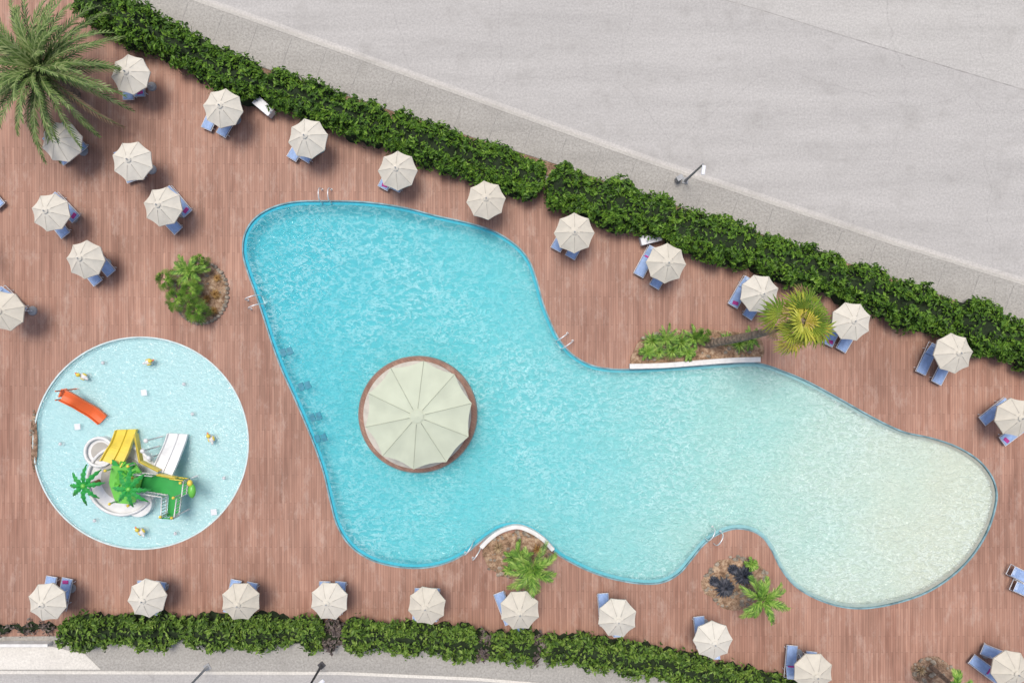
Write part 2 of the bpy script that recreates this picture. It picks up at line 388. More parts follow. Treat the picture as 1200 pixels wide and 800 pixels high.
# ------------------------------------------------------------ island + big parasol
def canopy(m,R0,z0,drop,n,mat,sag=0.05,steps=5,rings=5,valance=0.12,cap=0.18,seam=None,sr=0.01):
    tot=n*steps; rr=[0.02]+[R0*(k+1)/rings for k in range(rings)]; vs=[]
    for k,r in enumerate(rr):
        q=r/R0
        for i in range(tot):
            w=2*math.pi*i/tot; u=(i%steps)/steps; h=math.sin(math.pi*u)
            poly=math.cos(math.pi/n)/math.cos(math.pi/n*(2*u-1))
            rad=r*(1+(poly*(1-0.035*h)-1)*q)
            vs.append((rad*math.cos(w),rad*math.sin(w),z0-drop*q**1.12-sag*h*q*(1.2-q*0.6)))
    for i in range(tot):
        x,y,z=vs[(len(rr)-1)*tot+i]; vs.append((x*0.995,y*0.995,z-valance))
    fs=[(k*tot+i,k*tot+(i+1)%tot,k*tot+tot+(i+1)%tot,k*tot+tot+i) for k in range(len(rr)) for i in range(tot)]
    fs=[tuple(reversed(f)) for f in fs]
    fs.append(tuple(range(tot)))
    m.add(vs,fs,mat,False)
    c=[(0,0,z0+0.09)]+[(cap*math.cos(2*math.pi*i/n),cap*math.sin(2*math.pi*i/n),z0-0.01) for i in range(n)]
    m.add(c,[(0,1+i,1+(i+1)%n) for i in range(n)],mat)
    if seam is not None:
        for i in range(n):
            pts=[]
            for k in range(1,len(rr)):
                x,y,z=vs[k*tot+i*steps]; pts.append((x,y,z+sr*0.2))
            m.tube(pts,sr,4,seam)
isl=empty('pool_island')
ic=P(490,485)
m=MB(); nn=72
circ=[(ic.x+3.42*math.cos(2*math.pi*i/nn),ic.y+3.36*math.sin(2*math.pi*i/nn)) for i in range(nn)]
m.prism(circ,-1.3,0.16,0); m.obj('island_base',[M_deck2],isl)
band('island_edge',circ,-0.03,0.05,-0.3,0.175,simple('edge_trim',(0.22,0.15,0.12),0.7),isl)
inner=[(ic.x+3.10*math.cos(2*math.pi*i/nn),ic.y+3.10*math.sin(2*math.pi*i/nn)) for i in range(nn)]
band('bench_ring',inner,-0.3,0.02,0.1,0.45,simple('bench_cream',(0.5,0.46,0.40),0.7),isl)
bp=empty('large_parasol'); bc=P(489.5,487,2.9)
m=MB(); canopy(m,3.0,3.25,0.72,10,0,0.12,6,7,0.14,0.36,1,0.018)
o=m.obj('canopy',[M_bigcanvas,M_seam],bp); o.location=(bc.x,bc.y,0); o.rotation_euler[2]=0.22
m=MB(); m.tube([(0,0,0.1),(0,0,3.3)],0.07,10,0); m.box((0,0,0.2),(0.9,0.9,0.12),0,0,bev=0.03)
for i in range(10):
    w=2*math.pi*i/10+0.22; m.tube([(0,0,2.95),(2.8*math.cos(w),2.8*math.sin(w),2.46)],0.02,5,0)
o=m.obj('mast',[M_alu],bp); o.location=(bc.x,bc.y,0)
# ------------------------------------------------------------ parasols + loungers
pm=[]; M_ps=simple('parasol_seam',(0.46,0.43,0.36),0.8)
for k in range(4):
    m=MB(); canopy(m,1.06,2.6,0.50+0.04*k,8,0,0.05+0.014*k,4,4,0.09,0.16,1,0.011)
    m.tube([(0,0,0.05),(0,0,2.72)],0.022,8,2)
    m.ell((0,0,2.73),(0.04,0.04,0.05),3,8,5)
    m.tube([(0,0,0.0),(0,0,0.08)],[0.27,0.24],16,3,False); m.tube([(0,0,0.08),(0,0,0.35)],0.035,8,2)
    for i in range(8):
        w=2*math.pi*i/8; m.tube([(0,0,1.90),(0.5*math.cos(w),0.5*math.sin(w),2.20)],0.008,4,2)
    pm.append(m.mesh('parasol',[M_canvas,M_ps,M_frame,M_greyp]))
par=[(153,84),(258,125),(362,161),(466,199),(568,235),(675,271),(781,306),(891,342),(1001,377),(1117,415),(1194,489),(68,164),(153,187),(56,247),(191,241),(97,303),(5,362),(53,706),(168,704),(277,706),(387,706),(501,712),(609,715),(725,726),(838,749),(955,787),(1188,787),(-60,285),(1290,520),(1310,790)]
for i,(x,y) in enumerate(par):
    p=P(x,y,2.35); o=mkobj('parasol',pm[i%4],None,(p.x,p.y,0),U(0,0.78),U(1.02,1.08))
    o.rotation_euler[0]=U(-0.05,0.05); o.rotation_euler[1]=U(-0.05,0.05)
def lounger(towel,back):
    m=MB()
    for sx in (-0.33,0.33):
        m.tube([(sx,-0.98,0.33),(sx,0.98,0.33)],0.022,6,1)
        for y in (-0.75,0.55): m.tube([(sx,y,0.33),(sx*1.02,y,0.0)],0.02,6,1)
    for y in (-0.97,0.97): m.tube([(-0.33,y,0.33),(0.33,y,0.33)],0.022,6,1)
    m.box((0,-0.36,0.365),(0.60,1.20,0.045),0,0,bev=0.02)
    c=math.cos(back); s=math.sin(back); L=0.72
    m.box((0,0.26+L/2*c,0.375+L/2*s),(0.60,L,0.045),0,0,rx=back,bev=0.02)
    m.box((0,0.26+(L-0.13)*c,0.41+(L-0.13)*s),(0.42,0.2,0.06),0,2,rx=back,bev=0.025)
    m.tube([(-0.29,0.26,0.37),(-0.29,0.26+L*c,0.37+L*s),(0.29,0.26+L*c,0.37+L*s),(0.29,0.26,0.37)],0.018,6,1)
    for sx in (-0.29,0.29): m.tube([(sx,0.26+0.5*c,0.37+0.5*s),(sx,0.72,0.33)],0.012,5,1)
    if towel==1: m.box((0.05,-0.75,0.40),(0.36,0.22,0.05),0.2,3,bev=0.02)
    if towel==2: m.box((-0.02,0.3,0.405),(0.4,0.16,0.05),0.1,3,bev=0.02)
    return m.mesh('sun_lounger',[M_blue,M_frame,M_blue2,M_towel])
lm=[lounger(0,0.42),lounger(1,0.35),lounger(2,0.5),lounger(0,0.08)]
lou=[(150,98,88),(163,94,88),(249,134,62),(268,142,62),(351,170,62),(366,172,62),(457,204,62),(471,206,62),(571,236,62),(660,276,60),(677,285,60),(757,306,60),(776,320,60),(868,342,60),(886,356,60),(978,387,62),(995,394,62),(1087,420,62),(1106,432,62),(1166,482,40),(1190,506,40),
(57,694,262),(75,696,257),(167,699,268),(185,700,262),(273,698,262),(292,701,258),(380,700,268),(397,700,264),(491,708,268),(508,708,266),(591,712,295),(606,728,285),(708,714,275),(723,726,270),(821,741,275),(836,752,270),(927,775,265),(949,782,265),(1154,783,-35),(1169,767,-25),(1203,692,155),(1199,675,155),
(68,175,130),(85,162,132),(148,195,110),(160,192,100),(65,261,130),(76,243,132),(196,257,130),(208,236,132),(103,317,132),(118,306,132),(14,352,135),(-12,228,130)]
for i,(x,y,a) in enumerate(lou):
    p=P(x,y,0.35); mkobj('sun_lounger',lm[[0,1,2,0,2,3,1][i%7]],None,(p.x,p.y,0.0),math.radians(a-90+U(-4,4)),0.96)
# ------------------------------------------------------------ foliage
def hedge(name,line,hw,h,zt,mats,dens=115,ls=0.12,dry=[]):
    L=[P(x,y,zt) for x,y in line]; L=[Vector((p.x,p.y,0)) for p in smooth(L,False,8)]
    cum=[0]
    for a,b in zip(L[:-1],L[1:]): cum.append(cum[-1]+(b-a).length)
    tot=cum[-1]
    sd=U(0,100)
    def fr(u):
        s=u*tot; i=min(max(bisect.bisect(cum,s)-1,0),len(L)-2)
        t=(s-cum[i])/(cum[i+1]-cum[i]); p=L[i].lerp(L[i+1],t); d=(L[i+1]-L[i]).normalized(); return p,d
    def surf(u,th):
        p,d=fr(u); s=u*tot; e=min(s,tot-s)
        ef=math.sqrt(max(0.0,1-(1-min(e/0.8,1))**2))*0.97+0.03
        c=math.cos(th); sn=math.sin(th)
        x=math.copysign(abs(c)**0.55,c); z=abs(sn)**0.5
        nr=Vector((-d.y,d.x,0))
        bush=0.90+0.20*noise.noise(Vector((s*0.5+sd,0,0)))+0.05*math.sin(s*1.9+sd)
        q=p+nr*x*hw*bush*ef; q.z=z*h*(0.7+0.3*ef)*bush
        n3=(nr*c+Vector((0,0,1))*sn).normalized()
        l2=noise.noise(q*1.7+Vector((sd,0,0)))
        lump=(0.5-abs(l2)*2.4)*0.42+noise.noise(q*4.6)*0.19+noise.noise(q*0.9)*0.2
        return q+n3*lump, n3, d, lump
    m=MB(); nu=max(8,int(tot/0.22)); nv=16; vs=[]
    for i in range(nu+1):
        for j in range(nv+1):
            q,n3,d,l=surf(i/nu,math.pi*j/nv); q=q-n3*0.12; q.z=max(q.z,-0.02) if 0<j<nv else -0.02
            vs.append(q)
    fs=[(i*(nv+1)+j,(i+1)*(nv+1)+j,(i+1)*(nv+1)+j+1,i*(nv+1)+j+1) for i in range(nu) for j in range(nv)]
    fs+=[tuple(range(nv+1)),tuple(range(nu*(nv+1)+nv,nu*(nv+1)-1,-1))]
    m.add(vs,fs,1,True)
    cnt=int(tot*(2*hw+1.3*h)*dens)
    for k in range(cnt):
        u=R(); th=math.pi*(0.5+0.5*U(-1,1)*abs(U(0,1))**0.25)
        q,n3,d,l=surf(u,th)
        if l<-0.12 and R()<0.6: continue
        q=q+n3*U(-0.10,0.09)
        v=(n3*U(0.3,1)+Vector((U(-1,1),U(-1,1),U(-0.2,1)))*0.8).normalized()
        a=v.cross(Vector((U(-1,1),U(-1,1),U(-1,1)))).normalized(); b=v.cross(a)
        sl=ls*U(0.6,1.5); sw=sl*U(0.35,0.55)
        mi=0
        for (d0,d1) in dry:
            if d0<u<d1: mi=2 if R()<0.85 else 0
        m.add([q-a*sl,q-b*sw+v*0.03,q+a*sl,q+b*sw+v*0.03],[(0,1,2,3)],mi)
    return m.obj(name,mats)
HM=[M_hedge,M_core,M_dry]; HM2=[M_hedge2,M_core,M_dry]
for seg,hw in (([(96,-12),(118,8),(200,47),(252,77),(304,100)],1.18),([(308,95),(385,124),(454,149)],1.2),([(450,146),(540,180),(638,213)],1.24),([(641,213),(710,234),(790,256)],1.34),([(784,262),(838,278),(890,291)],1.38),([(888,292),(940,310),(990,328)],1.3),([(984,324),(1050,350),(1126,377)],1.28),([(1120,374),(1160,386),(1205,402)],1.5),([(1200,400),(1300,440),(1420,480)],1.4)):
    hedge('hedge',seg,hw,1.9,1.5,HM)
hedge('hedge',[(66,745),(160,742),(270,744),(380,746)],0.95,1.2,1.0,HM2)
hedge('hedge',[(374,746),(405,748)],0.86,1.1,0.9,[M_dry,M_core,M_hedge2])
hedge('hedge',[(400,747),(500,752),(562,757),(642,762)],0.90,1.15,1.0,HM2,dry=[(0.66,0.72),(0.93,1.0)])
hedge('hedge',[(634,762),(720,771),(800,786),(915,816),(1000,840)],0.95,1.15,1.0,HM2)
hedge('shrub_row',[(-60,738),(0,738),(62,736)],0.3,0.35,0.3,[M_dry,M_core,M_hedge2],90,0.09)
def frond(m,base,az,el,L,ll,n=22,droop=1.2,mat=0,w=0.03,lw=0.028,tilt=0.25,fwd=0.6,rm=None):
    h=Vector((math.cos(az),math.sin(az),0)); side=Vector((-h.y,h.x,0)); p=Vector(base); pts=[]; e=el; st=L/n
    tw=U(-0.3,0.3)
    for i in range(n+1):
        pts.append((p.copy(),e)); d=h*math.cos(e)+Vector((0,0,1))*math.sin(e)+side*tw*i/n
        p=p+d.normalized()*st; e-=droop/n*(0.4+1.2*i/n)
    rp=[q[0] for q in pts[::3]]+[pts[-1][0]]
    m.tube(rp,[w*(1-0.75*k/len(rp)) for k in range(len(rp))],4,mat if rm is None else rm,True,False)
    for i in range(2,n+1):
        q,e=pts[i]; t=i/n; d=(h*math.cos(e)+Vector((0,0,1))*math.sin(e)).normalized(); up=side.cross(d)*-1
        if up.z<0: up=-up
        l=ll*(math.sin(math.pi*min(1,0.12+t*0.82))**0.6)*U(0.85,1.1)
        for s in (-1,1):
            dr=(side*s*0.85+d*(fwd+0.5*t)+up*U(0.0,tilt*2)).normalized()
            tip=q+dr*l+Vector((0,0,-0.18*l)); mid=q+dr*l*0.45
            wd=d*lw*U(0.8,1.2)
            m.add([q-wd*0.7,mid-wd,tip,mid+wd,q+wd*0.7],[(0,1,2,3,4)],mat)
def fanleaf(m,base,az,el,pl,fr_,nseg=18,mat=0,spread=2.2):
    h=Vector((math.cos(az),math.sin(az),0)); side=Vector((-h.y,h.x,0))
    d=h*math.cos(el)+Vector((0,0,math.sin(el))); c=Vector(base)+d*pl
    e2=el-0.5; d2=h*math.cos(e2)+Vector((0,0,math.sin(e2))); up=side.cross(d2)
    if up.z<0: up=-up
    s2=(side+up*U(-0.3,0.3)).normalized()
    vs=[c]; fs=[]
    for k in range(nseg):
        a=-spread+2*spread*k/(nseg-1)+U(-0.03,0.03); l=fr_*(1-0.25*(abs(a)/spread)**2)*U(0.85,1.1)
        r=d2*math.cos(a)+s2*math.sin(a); pr=r.cross(up).normalized()
        wd=l*0.55*math.tan(spread/nseg)*0.9
        o=len(vs); q=c+r*l*0.6; tip=c+r*l+Vector((0,0,-0.3*l*U(0.5,1.4)))
        vs+=[q-pr*wd-up*0.02,tip,q+pr*wd-up*0.02,q+up*0.04]
        fs+=[(0,o,o+3),(0,o+3,o+2),(o,o+1,o+3),(o+3,o+1,o+2)]
    m.add(vs,fs,mat)
    m.tube([base,Vector(base)+d*pl*0.5+Vector((0,0,0.03)),c],[0.035,0.025,0.018],4,mat)
def trunk(m,a,b,r0,r1,mat,bend=Vector((0,0,0)),rings=14):
    a=Vector(a);b=Vector(b); pts=[];rs=[]
    for i in range(rings*2+1):
        t=i/(rings*2); pts.append(a.lerp(b,t)+bend*math.sin(math.pi*t)); rs.append((r0+(r1-r0)*t)*(1.09 if i%2 else 0.95))
    m.tube(pts,rs,10,mat,False)
# date palm
cr=P(50,84,3.3); bs=P(86,112,0)
m=MB(); trunk(m,(bs.x,bs.y,-0.05),(cr.x,cr.y,3.2),0.42,0.34,1)
m.ell((cr.x,cr.y,3.2),(0.42,0.42,0.45),1,10,6,0.1)
for i in range(76):
    t=i/75; az=i*2.39996; el=1.25-1.3*t**0.8+U(-0.15,0.15)
    L=U(3.7,5.5)*(0.72+0.28*t)
    frond(m,(cr.x+0.15*math.cos(az),cr.y+0.15*math.sin(az),3.35+0.4*(1-t)),az+U(-.25,.25),el,L,0.5,24,1.2,0 if i<72 else 2,0.06,0.07,0.3,1.1,3)
m.obj('date_palm',[M_date,M_bark,M_dryf,simple('frond_rib',(0.20,0.25,0.09),0.6)])
# fan palm
bs=P(826,403,0); cr=P(938,377,7.0)
m=MB(); trunk(m,(bs.x,bs.y,0),(cr.x,cr.y,7.0),0.24,0.17,1,Vector((0.1,-0.1,0)),24)
m.ell((cr.x,cr.y,7.0),(0.25,0.25,0.3),1,8,5,0.1)
for i in range(36):
    t=i/35; az=i*2.39996+U(-.4,.4); el=1.3-1.75*t+U(-0.2,0.2)
    fanleaf(m,(cr.x,cr.y,7.0),az,el,U(0.5,1.5)*(0.5+0.62*t),U(0.7,1.15),12,0 if i<31 else 2,1.4)
m.obj('fan_palm',[M_fan,M_bark,M_dryf])
def mound(name,cx,cy,rx,ry,h=0.15,rot=0,rocks=26,rs=1.0,soil=None,ring=0):
    c=P(cx,cy); n=40; vs=[];fs=[]; rr=(1.0,0.94,0.7,0.4,0.0)
    sd=U(0,50)
    for k,q in enumerate(rr[:-1]):
        for i in range(n):
            w=2*math.pi*i/n; f=1+0.16*noise.noise(Vector((math.cos(w)*1.5+sd,math.sin(w)*1.5,0)))+0.03*U(-1,1)
            x=rx*S*q*f*math.cos(w); y=ry*S*q*f*math.sin(w)
            vs.append((c.x+x*math.cos(rot)-y*math.sin(rot),c.y+x*math.sin(rot)+y*math.cos(rot),0.008 if k==0 else h*(0.5+0.5*(1-q))+0.04*noise.noise(Vector((x*2,y*2,sd)))))
    vs.append((c.x,c.y,h))
    for k in range(3):
        for i in range(n): j=(i+1)%n; fs.append((k*n+i,k*n+j,k*n+n+j,k*n+n+i))
    fs+=[(3*n+i,3*n+(i+1)%n,4*n) for i in range(n)]
    m=MB(); m.add(vs,fs,0,True)
    for i in range(rocks):
        w=U(0,6.28); q=U(0.86,1.02) if i<rocks*0.5 else U(0,0.9)**0.6; s=U(0.04,0.14)*rs
        x=rx*S*q*math.cos(w); y=ry*S*q*math.sin(w)
        m.ell((c.x+x*math.cos(rot)-y*math.sin(rot),c.y+x*math.sin(rot)+y*math.cos(rot),0.05+(1-q)*h),(s*1.2,s,s*0.7),1,6,4,0.25)
    for i in range(ring):
        w=6.283*i/ring; s=U(0.10,0.16); m.ell((c.x+rx*S*math.cos(w),c.y+ry*S*math.sin(w),0.07),(s,s*0.9,s*0.8),1,7,5,0.18)
    return m.obj(name,[soil or M_soil,M_rock])
def shrubpalm(name,px,py,z,rad,n,mat=None,base=None,ll=0.28,fan=False,th=0.12,lw=0.04):
    c=P(px,py,z); b=P(*base) if base else Vector((c.x,c.y,0))
    m=MB(); trunk(m,(b.x,b.y,0),(c.x,c.y,z),th,th*0.8,1,rings=6)
    for i in range(n):
        t=i/(n-1); az=i*2.39996+U(-.3,.3); el=1.1-1.15*t+U(-.1,.1)
        if fan: fanleaf(m,(c.x,c.y,z),az,el,rad*0.5*(0.6+0.5*t),rad*0.52,11,0,1.4)
        else: frond(m,(c.x,c.y,z),az,el,rad*U(0.85,1.15)*(0.75+0.25*t)*1.15,ll,14,1.1,0,0.022,lw,fwd=0.8)
    return m.obj(name,[mat or M_cyc,M_bark])
def spiky(name,px,py,z,rad,n,mat,w=0.05):
    c=P(px,py,z); m=MB()
    for i in range(n):
        t=i/n; az=i*2.39996; el=1.35-1.2*t; L=rad*U(0.8,1.1)
        h=Vector((math.cos(az),math.sin(az),0)); sd=Vector((-h.y,h.x,0))
        d=h*math.cos(el)+Vector((0,0,math.sin(el))); q=Vector((c.x,c.y,z*0.5)); mid=q+d*L*0.55; tip=mid+(h*math.cos(el-0.7)+Vector((0,0,math.sin(el-0.7))))*L*0.5
        m.add([q-sd*w*0.5,mid-sd*w,tip,mid+sd*w,q+sd*w*0.5],[(0,1,2,3,4)],0)
    m.tube([(c.x,c.y,0),(c.x,c.y,z*0.5+0.05)],0.07,6,1)
    return m.obj(name,[mat,M_bark])
# left bed
mound('planter_bed',236,343,31,36,0.25,0,50,1.0,M_gravel,ring=44)
shrubpalm('sago_palm',222,318,1.1,1.0,16,ll=0.3)
shrubpalm('dwarf_palm',231,365,1.1,0.9,14,fan=True)
shrubpalm('dwarf_palm',207,351,1.1,0.85,13,fan=True)
shrubpalm('dwarf_palm',195,328,1.2,0.8,12,fan=True)
shrubpalm('dwarf_palm',236,307,1.0,0.6,10,fan=True)
shrubpalm('dwarf_palm',224,341,1.5,0.85,13,fan=True)
for x,y,r in ((252,345,0.4),(242,350,0.35),(254,326,0.3),(250,364,0.3)): spiky('dry_shrub',x,y,0.3,r,40,M_orf,0.035)
# right planter
so=[p.xy for p in smooth([P(*q) for q in ((742,428),(744,408),(756,394),(785,387),(815,385),(850,388),(880,392),(893,402),(890,421),(850,424),(800,427))],True,4)]
m=MB(); m.prism([(p.x,p.y) for p in so],0.0,0.14,0)
for i in range(60):
    p=P(U(748,886),U(390,422)); s=U(0.05,0.13); m.ell((p.x,p.y,0.15),(s*1.3,s,s*.7),1,6,4,0.2)
m.obj('planter_bed',[M_gravel,M_rock])
for j,(x,y,r) in enumerate(((765,400,0.75),(781,397,0.85),(798,401,0.9),(813,396,0.75),(788,411,0.7),(759,412,0.5),(867,403,0.65),(878,397,0.7),(852,397,0.5),(806,413,0.5),(773,413,0.5))):
    if j%2: shrubpalm('sago_palm',x,y,0.5,r,14,ll=0.2,lw=0.03)
    else: spiky('yucca_plant',x,y,0.5,r,40,M_cyc,0.035)
shrubpalm('dwarf_palm',824,393,0.9,0.6,10,fan=True)
def arcwall(name,pts,t,h,mat):
    L=smooth([P(*q) for q in pts],False,6); m=MB(); vs=[]
    for i,p in enumerate(L):
        d=(L[min(i+1,len(L)-1)]-L[max(i-1,0)]).normalized(); n=Vector((-d.y,d.x,0))*t/2
        for s,z in ((1,-0.3),(1,h-0.02),(0.85,h),(-0.85,h),(-1,h-0.02),(-1,-0.3)):
            q=p+n*s; vs.append((q.x,q.y,z))
    fs=[(i*6+k,i*6+k+1,i*6+k+7,i*6+k+6) for i in range(len(L)-1) for k in range(5)]
    fs+=[(0,1,2,3,4,5),tuple((len(L)-1)*6+k for k in (5,4,3,2,1,0))]
    m.add(vs,fs,0); return m.obj(name,[mat])
arcwall('planter_wall',[(737,429),(775,428),(815,425),(855,422),(889,421)],0.3,0.35,M_white)
mound('planter_bed',607,650,41,27,0.15,0.0,70,1.0,M_gravel)
arcwall('planter_wall',[(564,640),(575,629),(589,620),(606,616),(622,621),(637,631),(648,643)],0.24,0.3,M_white)
shrubpalm('sago_palm',606,653,0.8,0.85,12,ll=0.25)
shrubpalm('date_palm_young',624,668,2.0,1.5,18,base=(614,656),th=0.13,ll=0.42,lw=0.05)
spiky('dry_plant',584,642,0.3,0.45,30,M_dryf,0.03)
spiky('agave',596,668,0.4,0.45,26,M_cyc)
spiky('dry_shrub',630,644,0.3,0.4,30,M_orf,0.03)
mound('planter_bed',862,682,38,30,0.18,0.1,90,1.0,M_gravel)
for x,y,r in ((850,689,0.7),(872,675,0.7),(838,682,0.35),(860,668,0.35)):
    spiky('dark_agave',x,y,0.4,r,70,M_succ,0.07)
shrubpalm('date_palm_young',894,702,2.2,1.35,16,base=(874,687),th=0.13,ll=0.4,lw=0.05)
shrubpalm('sago_palm',881,661,0.5,0.4,10,ll=0.2)
mound('planter_bed',1092,787,24,18,0.15,0.0,34)
shrubpalm('date_palm_young',1120,806,3.2,1.0,14,base=(1090,780),th=0.14,ll=0.35,lw=0.05)
spiky('dry_plant',1080,786,0.3,0.4,24,M_dryf,0.03)
mound('gravel_bed',40,516,4,36,0.03,0.0,14,0.5)
# ------------------------------------------------------------ ladders
def ladder(px,py,ang):
    p=P(px,py); m=MB()
    for s in (-0.27,0.27):
        pts=[(s,-0.55,0.0),(s,-0.52,0.55),(s,-0.35,0.8),(s,-0.1,0.85),(s,0.15,0.7),(s,0.25,0.3),(s,0.25,-0.8)]
        m.tube(smooth(pts,False,4),0.034,8,0)
        m.tube([(s,-0.55,0.0),(s,-0.55,0.02)],0.07,10,0)
    for z in (-0.2,-0.45,-0.7): m.box((0,0.25,z),(0.5,0.08,0.03),0,0)
    o=m.obj('pool_ladder',[M_chrome]); o.location=(p.x,p.y,0.005); o.rotation_euler[2]=math.radians(ang)
ladder(383,233,180); ladder(303,353,-70); ladder(659,401,125); ladder(834,629,150); ladder(556,641,-35)
def lamp(bx,by,hx,hy,h,mat):
    b=P(bx,by); t=P(hx,hy,h); m=MB()
    d=Vector((t.x-b.x,t.y-b.y,0)); d=d.normalized() if d.length>0.01 else Vector((1,0,0))
    m.tube([(b.x,b.y,0),(b.x,b.y,0.5),(b.x,b.y,h-0.3)],[0.11,0.075,0.05],10,0)
    m.tube([(b.x,b.y,h-0.35),(b.x+d.x*0.2,b.y+d.y*0.2,h-0.08),(t.x,t.y,h)],0.035,8,0)
    a=math.atan2(d.y,d.x); m.box((t.x+d.x*0.2,t.y+d.y*0.2,h),(0.5,0.2,0.1),a,1,bev=0.03)
    m.box((b.x,b.y,0.01),(0.36,0.36,0.05),a,0,bev=0.01)
    return m.obj('street_lamp',[mat,M_frame])
lamp(803,212,825,195,4.2,M_greyp)
lamp(377,779,372,803,4.0,M_darkp); lamp(243,781,236,806,4.5,M_greyp)
m=MB(); p=P(794,211); m.box((p.x,p.y,0.3),(0.35,0.25,0.6),0.5,0,bev=0.03); m.box((p.x,p.y,0.62),(0.39,0.29,0.04),0.5,0,bev=0.01); m.obj('utility_cabinet',[M_greyp])
for x,y,a in ((763,279,0.25),(308,124,-0.7)):
    p=P(x,y,0.7); m=MB(); m.box((p.x,p.y,0.33),(1.15,0.5,0.62),a,0,bev=0.03); m.box((p.x,p.y,0.67),(1.22,0.56,0.06),a,1,bev=0.02)
    m.obj('storage_box',[M_white,M_frame])
# ------------------------------------------------------------ splash pool play structure
def plastic(name,c): return simple(name,c,0.35,0.08,2)
Or=plastic('orange_plastic',(0.70,0.13,0.03)); Ye=plastic('yellow_plastic',(0.70,0.54,0.07)); Gr=plastic('green_plastic',(0.03,0.32,0.06)); Lg=plastic('lime_plastic',(0.13,0.46,0.06)); Wh=plastic('white_plastic',(0.68,0.68,0.67)); Gy=plastic('grey_panel',(0.40,0.38,0.34)); Br=plastic('brown_plastic',(0.28,0.14,0.06))
PM=[Or,Ye,Gr,Lg,Wh,Gy,Br]
def slide(m,pts,w,hs,mat,lanes=1):
    L=smooth([P(*q) for q in pts],False,5); vs=[]; th=0.05
    prof=[(-w/2-th,hs),(-w/2,hs),(-w/2+0.03,0.03),(0,0),(w/2-0.03,0.03),(w/2,hs),(w/2+th,hs),(w/2+th,-th),(-w/2-th,-th)]
    if lanes==2: prof[3:4]=[(-0.06,0.02),(-0.03,hs*0.7),(0.03,hs*0.7),(0.06,0.02)]
    n=len(prof)
    for i,p in enumerate(L):
        d=(L[min(i+1,len(L)-1)]-L[max(i-1,0)]); d.z=0; d.normalize(); nn=Vector((-d.y,d.x,0))
        for a,z in prof: q=p+nn*a; vs.append((q.x,q.y,p.z+z))
    fs=[(i*n+k,i*n+(k+1)%n,(i+1)*n+(k+1)%n,(i+1)*n+k) for i in range(len(L)-1) for k in range(n)]
    fs+=[tuple(range(n)),tuple(range(len(L)*n-1,(len(L)-1)*n-1,-1))]
    m.add(vs,fs,mat)
def toypalm(m,px,py,z,r,base):
    c=P(px,py,z); b=P(*base)
    m.tube([(b.x,b.y,-0.3),((b.x*0.6+c.x*0.4),(b.y*.6+c.y*.4),z*0.5),(c.x,c.y,z)],[0.14,0.11,0.09],10,6)
    m.ell((c.x,c.y,z+0.05),(0.14,0.14,0.1),3,10,6)
    n=8
    for i in range(n):
        az=2*math.pi*i/n+U(-.12,.12); h=Vector((math.cos(az),math.sin(az),0)); s=Vector((-h.y,h.x,0)); seg=9; vs=[]
        rr=r*U(0.9,1.08)
        for k in range(seg+1):
            t=k/seg; wd=0.15*r*math.sin(math.pi*(0.1+0.88*t))**0.7*(1.0 if k%2 else 0.6)
            q=c+h*rr*t+Vector((0,0,0.22*math.sin(math.pi*t*0.8)-0.45*t*t))
            for a,z_ in ((-1,-0.08),(0,0.03),(1,-0.08)): vs.append(q+s*wd*a+Vector((0,0,z_)))
        fs=[]
        for k in range(seg):
            for a in (0,1): fs.append((k*3+a,k*3+a+1,k*3+a+4,k*3+a+3))
        m.add(vs,fs,2)
ps=empty('water_play_structure')
m=MB(); c=P(147,561)
def arc(cx,cy,r,a0,a1,n=40): return [(cx+r*math.cos(a0+(a1-a0)*i/n),cy+r*math.sin(a0+(a1-a0)*i/n)) for i in range(n+1)]
m.prism(arc(c.x,c.y,2.05,0,2*math.pi*0.975,48),-0.34,0.25,4)
m.prism(arc(c.x+0.05,c.y+0.1,1.25,0,2*math.pi*0.97,36),0.2,0.42,5)
c2=P(122,528); m.prism(arc(c2.x,c2.y,0.85,0,2*math.pi*0.97,30),-0.34,0.35,4); m.prism(arc(c2.x,c2.y,0.55,0,2*math.pi*0.97,30),0.3,0.37,5)
c3=P(165,588); m.prism(arc(c3.x,c3.y,0.8,0,2*math.pi*0.97,30),-0.34,0.32,4)
m.obj('plinth',PM,ps)
for nm,cx,cy,r,zz in (('rim',147,561,2.0,0.4),('rim',122,528,0.82,0.5)):
    q=P(cx,cy); m=MB(); m.tube([(a,b,zz) for a,b in arc(q.x,q.y,r,0.6,5.6,36)],0.09,8,4); m.obj(nm,PM,ps)
m=MB()
def pp(l): return [tuple(P(*q,1.1).xy) for q in l]
m.prism(pp([(163,553),(222,560),(220,578),(213,581),(210,604),(196,603),(198,580),(164,574)]),1.0,1.1,2)
m.prism(pp([(133,545),(160,541),(170,556),(160,590),(138,588),(130,565)]),1.22,1.32,3)
m.obj('platform',PM,ps)
m=MB()
for x,y in ((165,556),(220,562),(212,579),(210,602),(197,601),(166,572),(134,548),(160,543),(160,588),(139,586)):
    p=P(x,y,1.1); m.tube([(p.x,p.y,-0.3),(p.x,p.y,2.0)],0.05,8,4); m.ell((p.x,p.y,2.02),(0.09,0.09,0.09),1,8,5)
def rail(a,b,z0=1.1,h=0.75,mat=4,nb=8):
    A=P(*a,z0);B=P(*b,z0)
    for z in (0.15,h): m.tube([A+Vector((0,0,z)),B+Vector((0,0,z))],0.035,6,mat)
    for i in range(nb+1):
        q=A.lerp(B,i/nb); m.tube([q+Vector((0,0,0.05)),q+Vector((0,0,h))],0.025,5,mat)
rail((166,574),(197,579)); rail((197,580),(196,602),nb=6); rail((211,603),(214,581),nb=6,mat=4); rail((197,603),(210,604),nb=4,mat=2)
